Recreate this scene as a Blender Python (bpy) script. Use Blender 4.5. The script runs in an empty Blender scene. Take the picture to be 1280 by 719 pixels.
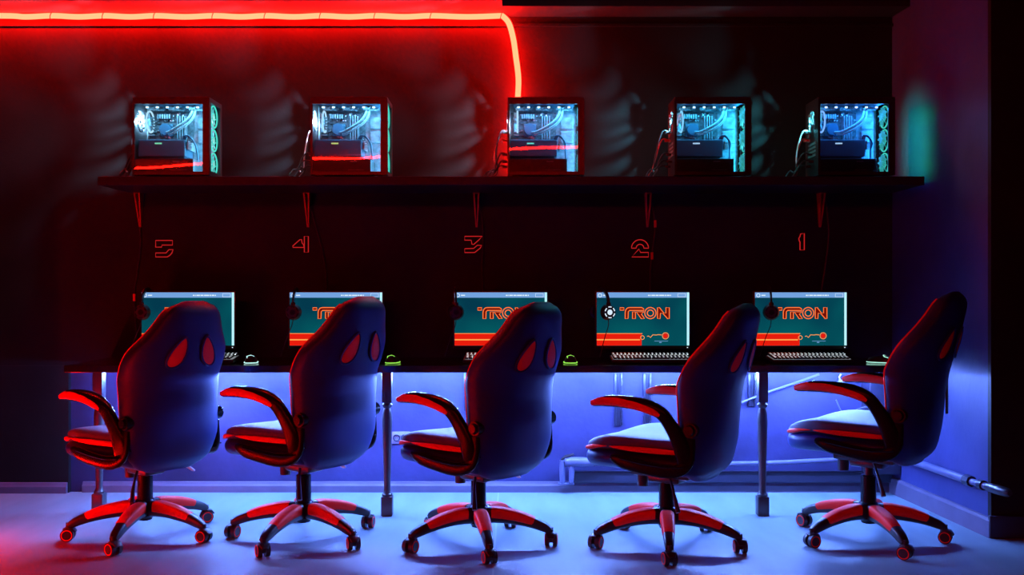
import bpy, bmesh, math, random
from mathutils import Vector, Matrix
random.seed(7)
PI = math.pi
SC = bpy.context.scene
COL = SC.collection

# ------------------------------------------------------------------ materials
def pm(name, col, rough=0.5, metal=0.0, spec=0.5, noise=0.0, nscale=12.0, bump=0.0, coat=0.0, bscale=None):
    m = bpy.data.materials.new(name); m.use_nodes = True
    nt = m.node_tree; b = nt.nodes['Principled BSDF']
    b.inputs['Base Color'].default_value = (*col, 1)
    b.inputs['Roughness'].default_value = rough
    b.inputs['Metallic'].default_value = metal
    b.inputs['Specular IOR Level'].default_value = spec
    if coat:
        b.inputs['Coat Weight'].default_value = coat
        b.inputs['Coat Roughness'].default_value = 0.12
    tc = nt.nodes.new('ShaderNodeTexCoord')
    if noise:
        n = nt.nodes.new('ShaderNodeTexNoise'); n.inputs['Scale'].default_value = nscale
        n.inputs['Detail'].default_value = 5
        nt.links.new(tc.outputs['Object'], n.inputs['Vector'])
        r = nt.nodes.new('ShaderNodeMapRange')
        r.inputs['From Min'].default_value = 0.3; r.inputs['From Max'].default_value = 0.7
        r.inputs['To Min'].default_value = 1 - noise; r.inputs['To Max'].default_value = 1 + noise
        nt.links.new(n.outputs['Fac'], r.inputs['Value'])
        v = nt.nodes.new('ShaderNodeVectorMath'); v.operation = 'SCALE'
        v.inputs[0].default_value = col
        nt.links.new(r.outputs['Result'], v.inputs['Scale'])
        nt.links.new(v.outputs['Vector'], b.inputs['Base Color'])
    if bump:
        n2 = nt.nodes.new('ShaderNodeTexNoise'); n2.inputs['Scale'].default_value = bscale or 60
        n2.inputs['Detail'].default_value = 4
        nt.links.new(tc.outputs['Object'], n2.inputs['Vector'])
        bp = nt.nodes.new('ShaderNodeBump'); bp.inputs['Strength'].default_value = bump
        bp.inputs['Distance'].default_value = 0.01
        nt.links.new(n2.outputs['Fac'], bp.inputs['Height'])
        nt.links.new(bp.outputs['Normal'], b.inputs['Normal'])
    return m

def em(name, col, strength=1.0):
    m = bpy.data.materials.new(name); m.use_nodes = True
    nt = m.node_tree; nt.nodes.clear()
    o = nt.nodes.new('ShaderNodeOutputMaterial'); e = nt.nodes.new('ShaderNodeEmission')
    e.inputs['Color'].default_value = (*col, 1); e.inputs['Strength'].default_value = strength
    nt.links.new(e.outputs[0], o.inputs[0])
    return m

def glass(name, tint=(0.86, 0.9, 0.92)):
    m = bpy.data.materials.new(name); m.use_nodes = True
    nt = m.node_tree; nt.nodes.clear()
    o = nt.nodes.new('ShaderNodeOutputMaterial'); mx = nt.nodes.new('ShaderNodeMixShader')
    t = nt.nodes.new('ShaderNodeBsdfTransparent'); t.inputs[0].default_value = (*tint, 1)
    g = nt.nodes.new('ShaderNodeBsdfGlossy'); g.inputs['Roughness'].default_value = 0.015
    f = nt.nodes.new('ShaderNodeFresnel'); f.inputs['IOR'].default_value = 1.5
    nt.links.new(f.outputs[0], mx.inputs[0]); nt.links.new(t.outputs[0], mx.inputs[1])
    nt.links.new(g.outputs[0], mx.inputs[2]); nt.links.new(mx.outputs[0], o.inputs[0])
    return m

BLUE = (0.15, 0.29, 1.0)
M = dict(
    wall=pm('black_wall_paint', (0.0138, 0.0115, 0.0125), 0.55, spec=0.15, noise=0.25, nscale=3, bump=0.08, bscale=90),
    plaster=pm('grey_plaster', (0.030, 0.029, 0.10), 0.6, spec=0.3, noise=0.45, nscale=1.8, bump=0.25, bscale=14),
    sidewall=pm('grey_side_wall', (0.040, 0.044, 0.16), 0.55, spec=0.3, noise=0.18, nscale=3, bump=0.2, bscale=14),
    ceil=pm('white_ceiling', (0.055, 0.045, 0.045), 0.8, noise=0.05),
    ceildark=pm('black_ceiling', (0.012, 0.011, 0.012), 0.8),
    skirt=pm('baseboard_paint', (0.11, 0.09, 0.15), 0.45, noise=0.12, nscale=9),
    skirtdark=pm('dark_plinth', (0.022, 0.02, 0.045), 0.45, noise=0.2),
    shelf=pm('black_shelf', (0.013, 0.012, 0.013), 0.45, spec=0.3, noise=0.2, nscale=30),
    desk=pm('black_desk', (0.012, 0.011, 0.012), 0.16, noise=0.2, nscale=30),
    deskleg=pm('dark_leg_paint', (0.045, 0.042, 0.05), 0.4),
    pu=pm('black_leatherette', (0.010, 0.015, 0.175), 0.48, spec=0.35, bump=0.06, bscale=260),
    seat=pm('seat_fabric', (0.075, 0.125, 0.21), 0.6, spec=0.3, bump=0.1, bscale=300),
    red=pm('red_leatherette', (0.86, 0.020, 0.010), 0.5, spec=0.2),
    gloss=pm('gloss_black_plastic', (0.006, 0.006, 0.009), 0.26, spec=0.18),
    plastic=pm('black_plastic', (0.02, 0.019, 0.022), 0.35),
    wheel=pm('wheel_black', (0.02, 0.018, 0.02), 0.45),
    steel=pm('dark_steel', (0.08, 0.08, 0.09), 0.3, metal=0.8),
    zinc=pm('zinc_steel', (0.022, 0.022, 0.045), 0.35, metal=0.3, noise=0.2, nscale=60),
    pipe=pm('painted_pipe', (0.10, 0.105, 0.21), 0.4, noise=0.15, nscale=20),
    chrome=pm('pale_lever', (0.55, 0.55, 0.58), 0.3),
    case=pm('pc_black', (0.015, 0.013, 0.015), 0.3, spec=0.55),
    board=pm('motherboard', (0.10, 0.12, 0.135), 0.4, metal=0.2, noise=0.75, nscale=55),
    alu=pm('brushed_metal', (0.28, 0.33, 0.36), 0.32, metal=0.5, noise=0.4, nscale=40),
    cap=pm('bright_component', (0.6, 0.64, 0.66), 0.25, metal=0.6),
    gpu=pm('gpu_shroud', (0.045, 0.13, 0.21), 0.35),
    hose=pm('braided_hose', (0.34, 0.36, 0.38), 0.3, noise=0.4, nscale=200),
    fanblade=pm('translucent_blade', (0.5, 0.55, 0.57), 0.4),
    glass=glass('tempered_glass'),
    cable=pm('black_cable', (0.02, 0.018, 0.02), 0.4),
    cablewhite=pm('white_cable', (0.6, 0.6, 0.62), 0.4),
    cablered=pm('red_cable', (0.5, 0.02, 0.015), 0.45),
    vinyl=pm('red_vinyl', (0.75, 0.03, 0.035), 0.5),
    bracket=pm('red_bracket', (0.45, 0.012, 0.010), 0.4),
    socket=pm('socket_plastic', (0.16, 0.15, 0.25), 0.35),
    keycap=pm('keycap', (0.015, 0.015, 0.017), 0.4),
    monitor=pm('monitor_black', (0.012, 0.011, 0.012), 0.3),
)
E = dict(
    rope=em('red_rope_glow', (1.0, 0.0027, 0.0012), 225.0),
    blue=em('blue_rope_glow', BLUE, 1050.0),
    keydim=em('key_backlight_dim', (0.85, 0.95, 1.0), 0.25),
    rope2=em('far_rope_glow', (1.0, 0.0034, 0.0015), 160.0),
    red_fill=em('red_fill_glow', (1.0, 0.0026, 0.0011), 165.0),  # glow of the added red fill at the lower left
    number=em('number_glow', (0.46, 0.013, 0.014), 1.0),
    key=em('key_backlight', (0.85, 0.95, 1.0), 2.0),
    scroll=em('screen_scrollbar', (0.50, 0.92, 1.0), 1.0),
    bar=em('screen_titlebar', (0.17, 0.36, 0.72), 1.0),
    bartext=em('screen_text', (0.75, 0.9, 1.0), 1.0),
    ink=em('screen_orange', (1.0, 0.17, 0.03), 1.15),
    fill=em('screen_darkred', (0.16, 0.004, 0.003), 1.0),
    banner=em('screen_red', (0.80, 0.012, 0.004), 1.0),
    stripe=em('screen_amber', (1.0, 0.33, 0.07), 1.1),
    ringw=em('headset_led', (0.70, 0.85, 1.0), 1.0),
    ringt=em('teal_led', (0.06, 0.62, 0.50), 1.2),
)
def screen_mat():
    m = bpy.data.materials.new('screen_teal'); m.use_nodes = True
    nt = m.node_tree; nt.nodes.clear()
    o = nt.nodes.new('ShaderNodeOutputMaterial'); e = nt.nodes.new('ShaderNodeEmission')
    tc = nt.nodes.new('ShaderNodeTexCoord'); n = nt.nodes.new('ShaderNodeTexNoise')
    n.inputs['Scale'].default_value = 4.0; n.inputs['Detail'].default_value = 1
    r = nt.nodes.new('ShaderNodeValToRGB')
    r.color_ramp.elements[0].position = 0.35; r.color_ramp.elements[0].color = (0.001, 0.040, 0.072, 1)
    r.color_ramp.elements[1].position = 0.68; r.color_ramp.elements[1].color = (0.001, 0.098, 0.115, 1)
    nt.links.new(tc.outputs['Object'], n.inputs['Vector']); nt.links.new(n.outputs['Fac'], r.inputs[0])
    nt.links.new(r.outputs[0], e.inputs['Color']); nt.links.new(e.outputs[0], o.inputs[0])
    return m
E['screen'] = screen_mat()
M['litblade'] = pm('lit_fan_blade', (0.2, 0.3, 0.3), 0.4)
M['litblade'].node_tree.nodes['Principled BSDF'].inputs['Emission Color'].default_value = (0.04, 0.55, 0.47, 1)
M['litblade'].node_tree.nodes['Principled BSDF'].inputs['Emission Strength'].default_value = 0.55

def floor_mat():
    m = bpy.data.materials.new('pale_linoleum'); m.use_nodes = True
    nt = m.node_tree; b = nt.nodes['Principled BSDF']
    tc = nt.nodes.new('ShaderNodeTexCoord')
    mp = nt.nodes.new('ShaderNodeMapping'); mp.inputs['Scale'].default_value = (3.2, 0.7, 1)
    mp.inputs['Rotation'].default_value = (0, 0, 0.6)
    n = nt.nodes.new('ShaderNodeTexNoise'); n.inputs['Scale'].default_value = 2.2; n.inputs['Detail'].default_value = 6
    r = nt.nodes.new('ShaderNodeValToRGB')
    r.color_ramp.elements[0].position = 0.3; r.color_ramp.elements[0].color = (0.155, 0.23, 0.26, 1)
    r.color_ramp.elements[1].position = 0.72; r.color_ramp.elements[1].color = (0.21, 0.30, 0.34, 1)
    nt.links.new(tc.outputs['Object'], mp.inputs[0]); nt.links.new(mp.outputs[0], n.inputs['Vector'])
    nt.links.new(n.outputs['Fac'], r.inputs[0])
    # the welded seam between two sheets of linoleum
    sx = nt.nodes.new('ShaderNodeSeparateXYZ'); nt.links.new(tc.outputs['Object'], sx.inputs[0])
    c = nt.nodes.new('ShaderNodeMath'); c.operation = 'COMPARE'
    c.inputs[1].default_value = -0.075; c.inputs[2].default_value = 0.004
    nt.links.new(sx.outputs['X'], c.inputs[0])
    mx = nt.nodes.new('ShaderNodeMixRGB'); mx.inputs[2].default_value = (0.28, 0.36, 0.36, 1)
    nt.links.new(c.outputs[0], mx.inputs[0]); nt.links.new(r.outputs[0], mx.inputs[1])
    nt.links.new(mx.outputs[0], b.inputs['Base Color'])
    b.inputs['Roughness'].default_value = 0.42
    b.inputs['Specular IOR Level'].default_value = 0.35
    return m
M['floor'] = floor_mat()

# ------------------------------------------------------------------ mesh helpers
class B:
    def __init__(self): self.bm = bmesh.new()
    def box(self, x0, x1, y0, y1, z0, z1, bev=0.0, rot=None):
        r = bmesh.ops.create_cube(self.bm, size=1.0)
        vs = r['verts']
        for v in vs:
            v.co = Vector(((x0 + x1) / 2 + v.co.x * (x1 - x0), (y0 + y1) / 2 + v.co.y * (y1 - y0), (z0 + z1) / 2 + v.co.z * (z1 - z0)))
        if rot is not None:
            c = Vector(((x0 + x1) / 2, (y0 + y1) / 2, (z0 + z1) / 2))
            for v in vs: v.co = c + rot @ (v.co - c)
        if bev:
            es = list({e for v in vs for e in v.link_edges})
            bmesh.ops.bevel(self.bm, geom=es, offset=bev, segments=2, affect='EDGES', profile=0.5)
        return self
    def ringstack(self, rings, closed_path=False, cap=True):
        bm = self.bm
        R = [[bm.verts.new(p) for p in ring] for ring in rings]
        n = len(R[0]); m = len(R)
        for i in range(m if closed_path else m - 1):
            a, b = R[i], R[(i + 1) % m]
            for k in range(n):
                bm.faces.new((a[k], a[(k + 1) % n], b[(k + 1) % n], b[k]))
        if cap and not closed_path:
            bm.faces.new(list(reversed(R[0]))); bm.faces.new(R[-1])
        return self
    def tube(self, pts, r, n=8, closed=False, cap=True):
        P = [Vector(p) for p in pts]; m = len(P)
        rad = r if isinstance(r, (list, tuple)) else [r] * m
        T = []
        for i in range(m):
            if closed: t = P[(i + 1) % m] - P[i - 1]
            else: t = P[min(i + 1, m - 1)] - P[max(i - 1, 0)]
            T.append(t.normalized() if t.length > 1e-9 else Vector((0, 0, 1)))
        up = Vector((0, 0, 1)) if abs(T[0].z) < 0.9 else Vector((1, 0, 0))
        s = T[0].cross(up).normalized()
        rings = []
        for i in range(m):
            s = (s - T[i] * s.dot(T[i])).normalized(); u = s.cross(T[i])
            rings.append([P[i] + (s * math.cos(2 * PI * k / n) + u * math.sin(2 * PI * k / n)) * rad[i] for k in range(n)])
        return self.ringstack(rings, closed, cap)
    def cyl(self, p0, p1, r0, r1=None, n=24):
        return self.tube([p0, p1], [r0, r0 if r1 is None else r1], n)
    def lathe(self, prof, c=(0, 0, 0), n=24):
        rings = [[Vector((c[0] + r * math.cos(2 * PI * k / n), c[1] + r * math.sin(2 * PI * k / n), c[2] + z)) for k in range(n)] for r, z in prof]
        return self.ringstack(rings)
    def sweep(self, pts, hw, hh, n=16, ex=0.7, up=(0, 0, 1)):
        P = [Vector(p) for p in pts]; m = len(P); rings = []
        U = Vector(up)
        for i in range(m):
            t = (P[min(i + 1, m - 1)] - P[max(i - 1, 0)]).normalized()
            s = t.cross(U).normalized(); u = s.cross(t)
            ring = []
            for k in range(n):
                a = 2 * PI * k / n; c, q = math.cos(a), math.sin(a)
                ring.append(P[i] + s * hw[i] * math.copysign(abs(c) ** ex, c) + u * hh[i] * math.copysign(abs(q) ** ex, q))
            rings.append(ring)
        return self.ringstack(rings)
    def prism(self, poly, axis, d0, d1):
        # poly: 2D points; axis: the extrusion axis. x:(y,z) y:(x,z) z:(x,y)
        def mk(p, d):
            return {'x': (d, p[0], p[1]), 'y': (p[0], d, p[1]), 'z': (p[0], p[1], d)}[axis]
        return self.ringstack([[Vector(mk(p, d0)) for p in poly], [Vector(mk(p, d1)) for p in poly]])
    def torus(self, c, axis, R, r, n=32, k=8):
        A = {'x': (Vector((0, 1, 0)), Vector((0, 0, 1))), 'y': (Vector((1, 0, 0)), Vector((0, 0, 1))), 'z': (Vector((1, 0, 0)), Vector((0, 1, 0)))}[axis]
        c = Vector(c)
        return self.tube([c + A[0] * R * math.cos(2 * PI * i / n) + A[1] * R * math.sin(2 * PI * i / n) for i in range(n)], r, k, closed=True)
    def build(self, name, mat, parent=None, smooth=True, loc=(0, 0, 0), sub=0, angle=40):
        bm = self.bm
        bmesh.ops.recalc_face_normals(bm, faces=bm.faces)
        me = bpy.data.meshes.new(name); bm.to_mesh(me); bm.free()
        me.materials.append(mat)
        if smooth:
            me.polygons.foreach_set('use_smooth', [True] * len(me.polygons))
            me.set_sharp_from_angle(angle=math.radians(angle))
        o = bpy.data.objects.new(name, me); COL.objects.link(o)
        o.location = loc
        if parent: o.parent = parent
        if sub:
            s = o.modifiers.new('Subdivision', 'SUBSURF'); s.levels = sub; s.render_levels = sub
        return o

def thing(name, label, cat, loc=(0, 0, 0), rz=0.0, group=None):
    o = bpy.data.objects.new(name, None); COL.objects.link(o)
    o.empty_display_size = 0.1
    o.location = loc; o.rotation_euler = (0, 0, rz)
    return tag(o, label, cat, group)
def tag(o, label, cat, group=None):
    o['label'] = label; o['category'] = cat
    if group: o['group'] = group
    return o
def struct(o):
    o['kind'] = 'structure'; return o
def dup(root, parent=None):
    c = root.copy(); COL.objects.link(c)
    if parent is not None: c.parent = parent
    for ch in list(root.children): dup(ch, c)
    return c
def smoothpath(pts, k=6, closed=False):
    P = [Vector(p) for p in pts]; out = []; m = len(P)
    rng = m if closed else m - 1
    for i in range(rng):
        p0 = P[i - 1] if (i > 0 or closed) else P[0]; p1 = P[i]
        p2 = P[(i + 1) % m]; p3 = P[(i + 2) % m] if closed else P[min(i + 2, m - 1)]
        for j in range(k):
            t = j / k
            out.append(0.5 * ((2 * p1) + (p2 - p0) * t + (2 * p0 - 5 * p1 + 4 * p2 - p3) * t * t + (3 * p1 - p0 - 3 * p2 + p3) * t ** 3))
    if not closed: out.append(P[-1])
    return out
def lerp_tab(tab, z):
    if z <= tab[0][0]: return tab[0][1]
    for (a, va), (b, vb) in zip(tab, tab[1:]):
        if z <= b:
            t = (z - a) / (b - a); return va + (vb - va) * t
    return tab[-1][1]

# ------------------------------------------------------------------ camera
F, EYE, CX, CY = 1200.0, 1.13, 640.0, 359.5
def at(px, py, y):                      # a point of the room at depth y
    return Vector(((px - CX) * y / F, y, EYE + (CY - py) * y / F))
cd = bpy.data.cameras.new('camera'); cam = bpy.data.objects.new('camera', cd); COL.objects.link(cam)
cam.location = (0, 0, EYE); cam.rotation_euler = (PI / 2, 0, 0)
cd.sensor_width = 36; cd.lens = 36 * F / 1280; cd.clip_start = 0.05; cd.clip_end = 60
SC.camera = cam

# ------------------------------------------------------------------ the room
WY = 5.29                                # face of the black back wall
XL, XR, YB, ZC = -5.3, 4.6, -3.2, 2.622
struct(B().box(XL, XR, YB, 5.5, -0.05, 0.0).build('floor', M['floor'], smooth=False))
struct(B().box(XL, 2.6, WY, 5.45, 0.70, 2.9).build('wall_back', M['wall'], smooth=False))
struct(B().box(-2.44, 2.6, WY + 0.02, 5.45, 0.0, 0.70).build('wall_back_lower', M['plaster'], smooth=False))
struct(B().box(XL, -2.44, WY - 0.008, 5.45, 0.0, 0.70).build('wall_back_left', M['wall'], smooth=False))
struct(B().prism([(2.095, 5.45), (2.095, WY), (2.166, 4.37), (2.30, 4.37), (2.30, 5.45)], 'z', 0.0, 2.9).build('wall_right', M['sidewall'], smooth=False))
struct(B().box(2.166, XR, 4.34, 4.37, 0.0, 2.9).build('wall_corner', M['wall'], smooth=False))
struct(B().box(XL - 0.1, XL, YB, 5.45, 0, 2.9).build('wall_left', M['wall'], smooth=False))
struct(B().box(-2.60, -2.475, 1.5, 4.38, 0, 0.62).build('wall_added_partition', M['wall'], smooth=False))  # unseen low wall, added only to carry the red fill rope
struct(B().box(XL - 0.1, XR, YB - 0.1, YB, 0, 2.9).build('wall_rear', M['wall'], smooth=False))
struct(B().box(XR, XR + 0.1, YB, 4.4, 0, 2.9).build('wall_far_right', M['wall'], smooth=False))
struct(B().box(XL, -0.052, YB, 5.4, ZC, 2.8).build('ceiling', M['ceil'], smooth=False))
struct(B().box(-0.052, XR, 5.09, 5.4, ZC, 2.8).box(-0.052, XR, YB, 5.09, 2.76, 2.82).build('ceiling_recess', M['ceildark'], smooth=False))
struct(B().box(XL, 2.1, WY - 0.014, WY, 2.566, 2.583, 0.002).build('trim_1', M['wall'], smooth=False))
# baseboards
bp = [(0, 0), (-0.020, 0), (-0.020, 0.036), (-0.014, 0.046), (-0.010, 0.056), (0, 0.058)]
def skirt(name, x0, x1, y, mat):
    return struct(B().prism([(y + a, b) for a, b in bp], 'x', x0, x1).build(name, mat, smooth=False))
skirt('baseboard_back', -2.37, 2.1, WY + 0.02, M['skirt'])
skirt('baseboard_left', XL, -2.445, WY - 0.008, M['skirt'])
def along_right(off, z):                 # a point on the right wall: off = metres from the back corner
    t = off / 0.92
    return Vector((2.095 + 0.071 * t, WY - off, z))
bb = B()
prof = [(0, 0), (0.018, 0), (0.018, 0.075), (0.012, 0.088), (0, 0.09)]
bb.ringstack([[Vector((2.095 - a, WY, b)) for a, b in prof], [Vector((2.166 - a, 4.325, b)) for a, b in prof]])
struct(bb.build('baseboard_right', M['skirt'], smooth=False))
struct(B().box(2.15, XR, 4.318, 4.34, 0, 0.10, 0.004).build('baseboard_corner', M['skirtdark'], smooth=False))
struct(B().box(0.33, 2.09, 5.268, WY + 0.02, 0.058, 0.118, 0.004).build('trim_2', M['skirtdark'], smooth=False))
struct(B().box(1.93, 2.10, 5.18, WY + 0.02, 0.118, 0.695, 0.006).build('trim_3', M['skirtdark'], smooth=False))

# ------------------------------------------------------------------ red rope light along the ceiling
RY = 5.212
tie_px = [-3, 66, 131, 195, 268, 333, 402, 470, 540, 628]
pts = [Vector((-3.6, RY, 2.606))]
for i, px in enumerate(tie_px):
    x = (px - CX) * RY / F
    if i:
        pts.append(Vector(((x + pts[-1].x) / 2, RY, 2.600)))
    pts.append(Vector((x, RY, 2.606)))
drop = [at(636, 29, 5.205), at(641.5, 48, 5.19), at(645, 72, 5.18), at(648, 97, 5.19), at(647.5, 118, 5.23), at(646, 140, 5.235), at(644, 175, 5.24), at(640, 214, 5.24)]
path = smoothpath(pts, 5) + smoothpath([pts[-1]] + drop, 5)[1:]
rope = thing('rope_light', 'glowing red rope light tied along the ceiling edge and curving down the wall', 'rope light', (-1.0, RY, 2.59))
o = B().tube([p - rope.location for p in path], 0.0150, 8).build('light_tube', E['rope'], rope)
for px in tie_px:
    x = (px - CX) * RY / F
    B().tube([Vector((x - 0.006, RY + 0.02 * math.cos(a) * 0.8, 2.606 + 0.0185 * math.sin(a))) - rope.location + Vector((0.012 * math.sin(a) * 0.5, 0, 0)) for a in [2 * PI * k / 12 for k in range(12)]], 0.0022, 6, closed=True).build('cable_tie', M['plastic'], rope)
# the rope of the opposite side of the room, which lights the chairs and shows in the glass of the computers
opp = [(-5.2, -2.0, 2.60), (-4.4, -1.85, 2.585), (-3.7, -1.65, 2.608), (-3.0, -1.45, 2.595), (-2.3, -1.2, 2.608), (-1.7, -1.0, 2.585), (-1.0, -0.75, 2.608), (-0.4, -0.5, 2.59), (0.2, -0.36, 2.608), (0.75, -0.28, 2.606)]
r2 = thing('rope_light', 'red rope light on the ceiling above the photographer', 'rope light', (-1.8, -1.1, 2.62))
B().tube([Vector(p) - r2.location for p in smoothpath(opp, 5)], 0.0125, 8).build('light_tube', E['rope2'], r2)

side = [(-2.46, 4.33, 0.20), (-2.46, 4.0, 0.19), (-2.46, 3.6, 0.20), (-2.46, 3.1, 0.19), (-2.46, 2.6, 0.20), (-2.46, 2.0, 0.19)]  # invented rope out of view, added to redden the left floor and chairs
fill_rope = thing('rope_light', 'added red fill rope along the unseen low partition left of the desk', 'rope light', (-2.46, 3.2, 0.2))
B().tube([Vector(p) - fill_rope.location for p in smoothpath(side, 5)], 0.0125, 8).build('light_tube', E['red_fill'], fill_rope)

cl = thing('ceiling_lamp', 'small round unlit downlight in the ceiling above the rope light', 'ceiling lamp', (-1.345, 4.885, ZC))
B().torus((0, 0, -0.004), 'z', 0.062, 0.009).build('trim_ring', M['steel'], cl)
B().lathe([(0.001, -0.004), (0.035, -0.006), (0.055, -0.003), (0.056, 0.0)]).build('lens', M['ceil'], cl)

# ------------------------------------------------------------------ shelf, brackets
SZ = 1.692
sh = B().box(-2.095, 2.085, 4.85, WY, SZ - 0.044, SZ, 0.003).build('wall_shelf', M['shelf'], smooth=False)
tag(sh, 'long black wall shelf carrying the five lit computers', 'shelf')
where = ['above the number 5', 'above the number 4', 'above the number 3', 'above the number 2', 'above the number 1']
for i, px in enumerate([168, 381, 595, 812, 1031]):
    x = (px - CX) * 5.2 / F
    br = B()
    for s in (-1, 1):
        br.ringstack([[Vector((x + s * 0.013 - 0.004, 5.23, SZ - 0.046)), Vector((x + s * 0.013 + 0.004, 5.23, SZ - 0.046)), Vector((x + s * 0.013 + 0.004, WY, SZ - 0.046)), Vector((x + s * 0.013 - 0.004, WY, SZ - 0.046))],
                      [Vector((x + s * 0.003 - 0.0025, WY - 0.012, SZ - 0.23)), Vector((x + s * 0.003 + 0.0025, WY - 0.012, SZ - 0.23)), Vector((x + s * 0.003 + 0.0025, WY, SZ - 0.23)), Vector((x + s * 0.003 - 0.0025, WY, SZ - 0.23))]])
    br.box(x - 0.017, x + 0.017, 5.23, WY, SZ - 0.047, SZ - 0.0445)
    tag(br.build('shelf_bracket', M['bracket'], smooth=False), 'tapering red-lit bracket under the wall shelf ' + where[i], 'bracket', 'shelf brackets')

# ------------------------------------------------------------------ wall numbers
def outlines(cx, cy, polys):            # polys in photo pixels about (cx, cy)
    b = B(); c = at(cx, cy, WY - 0.003)
    for p in polys:
        b.tube([at(x, y, WY - 0.003) - c for x, y in p], 0.0028, 6, closed=True)
    return b, c
def arc(cx, cy, r, a0, a1, n=12):
    return [(cx + r * math.cos(math.radians(a0 + (a1 - a0) * i / n)), cy - r * math.sin(math.radians(a0 + (a1 - a0) * i / n))) for i in range(n + 1)]
S5 = lambda x, y: (185 + x / 14.38, 285 + y / 14.38)
S4 = lambda x, y: (356 + x / 15.98, 285 + y / 15.98)
S3 = lambda x, y: (572 + x / 15.98, 285 + y / 15.98)
S2 = lambda x, y: (780 + x / 15.98, 290 + y / 15.98)
S1 = lambda x, y: (985 + x / 15.97, 280 + y / 15.97)
NUM = {
 '5': [[S5(*p) for p in [(137, 225), (440, 225), (440, 308), (250, 308), (245, 345), (137, 345)]],
       [S5(*p) for p in [(137, 450), (325, 450), (375, 390), (450, 390), (430, 450), (390, 495), (345, 522), (137, 522)]]],
 '4': [[S4(*p) for p in [(160, 390), (160, 360), (300, 235), (335, 232), (345, 300), (372, 330), (380, 390)]],
       [S4(*p) for p in [(390, 168), (470, 168), (470, 487), (390, 487)]]],
 '3': [[S3(*p) for p in [(142, 168), (490, 168), (430, 235), (320, 332), (288, 328), (270, 245), (142, 245)]],
       [S3(*p) for p in [(142, 415), (320, 410), (395, 345), (480, 350), (450, 405), (340, 492), (142, 492)]]],
 '2': [[S2(*p) for p in arc(320, 325, 170, 180, 0, 16)] + [S2(*p) for p in arc(320, 325, 78, 0, 180, 10)],
       [S2(*p) for p in [(155, 500), (300, 340), (330, 410), (488, 410), (488, 500)]]],
 '1': [[S1(*p) for p in [(325, 190), (250, 200), (240, 250), (215, 290), (225, 340), (240, 360), (240, 520), (325, 520)]]],
}
NC = {'5': (205, 311), '4': (376, 306), '3': (592, 306), '2': (800, 312), '1': (1002, 302)}
for k, polys in NUM.items():
    b, c = outlines(*NC[k], polys)
    o = b.build('wall_number', E['number'], loc=c)
    tag(o, 'red outlined number %s on the black wall under the shelf' % k, 'number', 'numbers on the wall')

# ------------------------------------------------------------------ desk
DX0, DX1, DY0, DY1, DZ = -2.213, 1.935, 4.74, 5.278, 0.745
desk = thing('long_desk', 'long black gaming desk running under the five monitors', 'desk', (0, 5.0, 0))
dl = Vector((0, 5.0, 0))
B().box(DX0, DX1, DY0 - 5, DY1 - 5, DZ - 0.036, DZ, 0.003).build('desk_top', M['desk'], desk, smooth=False)
legprof = [(0.0, 0.24), (0.020, 0.24), (0.026, 0.245), (0.026, 0.255), (0.020, 0.262), (0.0165, 0.275), (0.0195, 0.32), (0.0235, 0.40), (0.0255, 0.47), (0.0245, 0.53), (0.021, 0.57), (0.017, 0.588), (0.025, 0.596), (0.026, 0.606), (0.019, 0.614), (0.019, 0.62)]
def desk_leg(x, y):
    b = B()
    b.box(x - 0.024, x + 0.024, y - 0.024, y + 0.024, 0.56, DZ - 0.036, 0.003)
    q = [(0.0, 0.09), (0.020, 0.09), (0.026, 0.097), (0.026, 0.106), (0.019, 0.113), (0.0165, 0.13), (0.0175, 0.20), (0.0205, 0.30), (0.0235, 0.40), (0.0255, 0.47), (0.0235, 0.505), (0.019, 0.525), (0.017, 0.532), (0.025, 0.540), (0.026, 0.55), (0.020, 0.556), (0.018, 0.562)]
    b.lathe(q, (x, y, 0), 20)
    b.box(x - 0.028, x + 0.028, y - 0.028, y + 0.028, 0.0, 0.095, 0.004)
    b.build('desk_leg', M['deskleg'], desk)
for px, y in [(124, 4.83), (484, 4.765), (953, 4.765)]:
    desk_leg((px - CX) * y / F, y - 5)
# blue rope light fixed under the desk top
st = thing('rope_light', 'blue rope light fixed under the desk top, lighting wall and floor', 'rope light', (0, 5.02, DZ - 0.036))
RX0, RX1 = -2.02, DX1 - 0.03
B().tube([(RX0 + (RX1 - RX0) * i / 40, 0, -0.015 - (0.002 if i % 2 else 0)) for i in range(41)], 0.0065, 8).build('light_tube', E['blue'], st)
for i in range(9):
    x = RX0 + 0.1 + (RX1 - RX0 - 0.2) * i / 8
    B().box(x - 0.004, x + 0.004, -0.010, 0.010, -0.003, 0.0).build('clip', M['plastic'], st, smooth=False)

# slotted rails on the wall under the desk
def rail(px, y0, y1, lab):
    c = at(px, (y0 + y1) / 2, WY + 0.01); h = (y1 - y0) * WY / F / 2
    b = B()
    for s in (-1, 1):
        b.box(s * 0.017 - 0.006, s * 0.017 + 0.006, -0.012, 0.010, -h, h, 0.002)
    b.box(-0.014, 0.014, 0.0, 0.010, -h, h)
    for k in range(int(h * 2 / 0.04)):
        b.cyl((0.017, -0.012, -h + 0.02 + k * 0.04), (0.017, -0.016, -h + 0.02 + k * 0.04), 0.005, n=8)
    tag(b.build('slotted_rail', M['zinc'], loc=c), lab, 'rail', 'slotted rails under the desk')
rail(375, 467, 494, 'slotted metal rail on the wall behind the second chair from the left')
rail(585, 467, 514, 'slotted metal rail on the wall left of the middle chair')
rail(773, 467, 532, 'left of two slotted rails above the fourth chair seat')
rail(809, 467, 532, 'right of two slotted rails above the fourth chair seat')
rail(940, 467, 508, 'slotted metal rail beside the desk leg right of the fourth chair')
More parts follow.
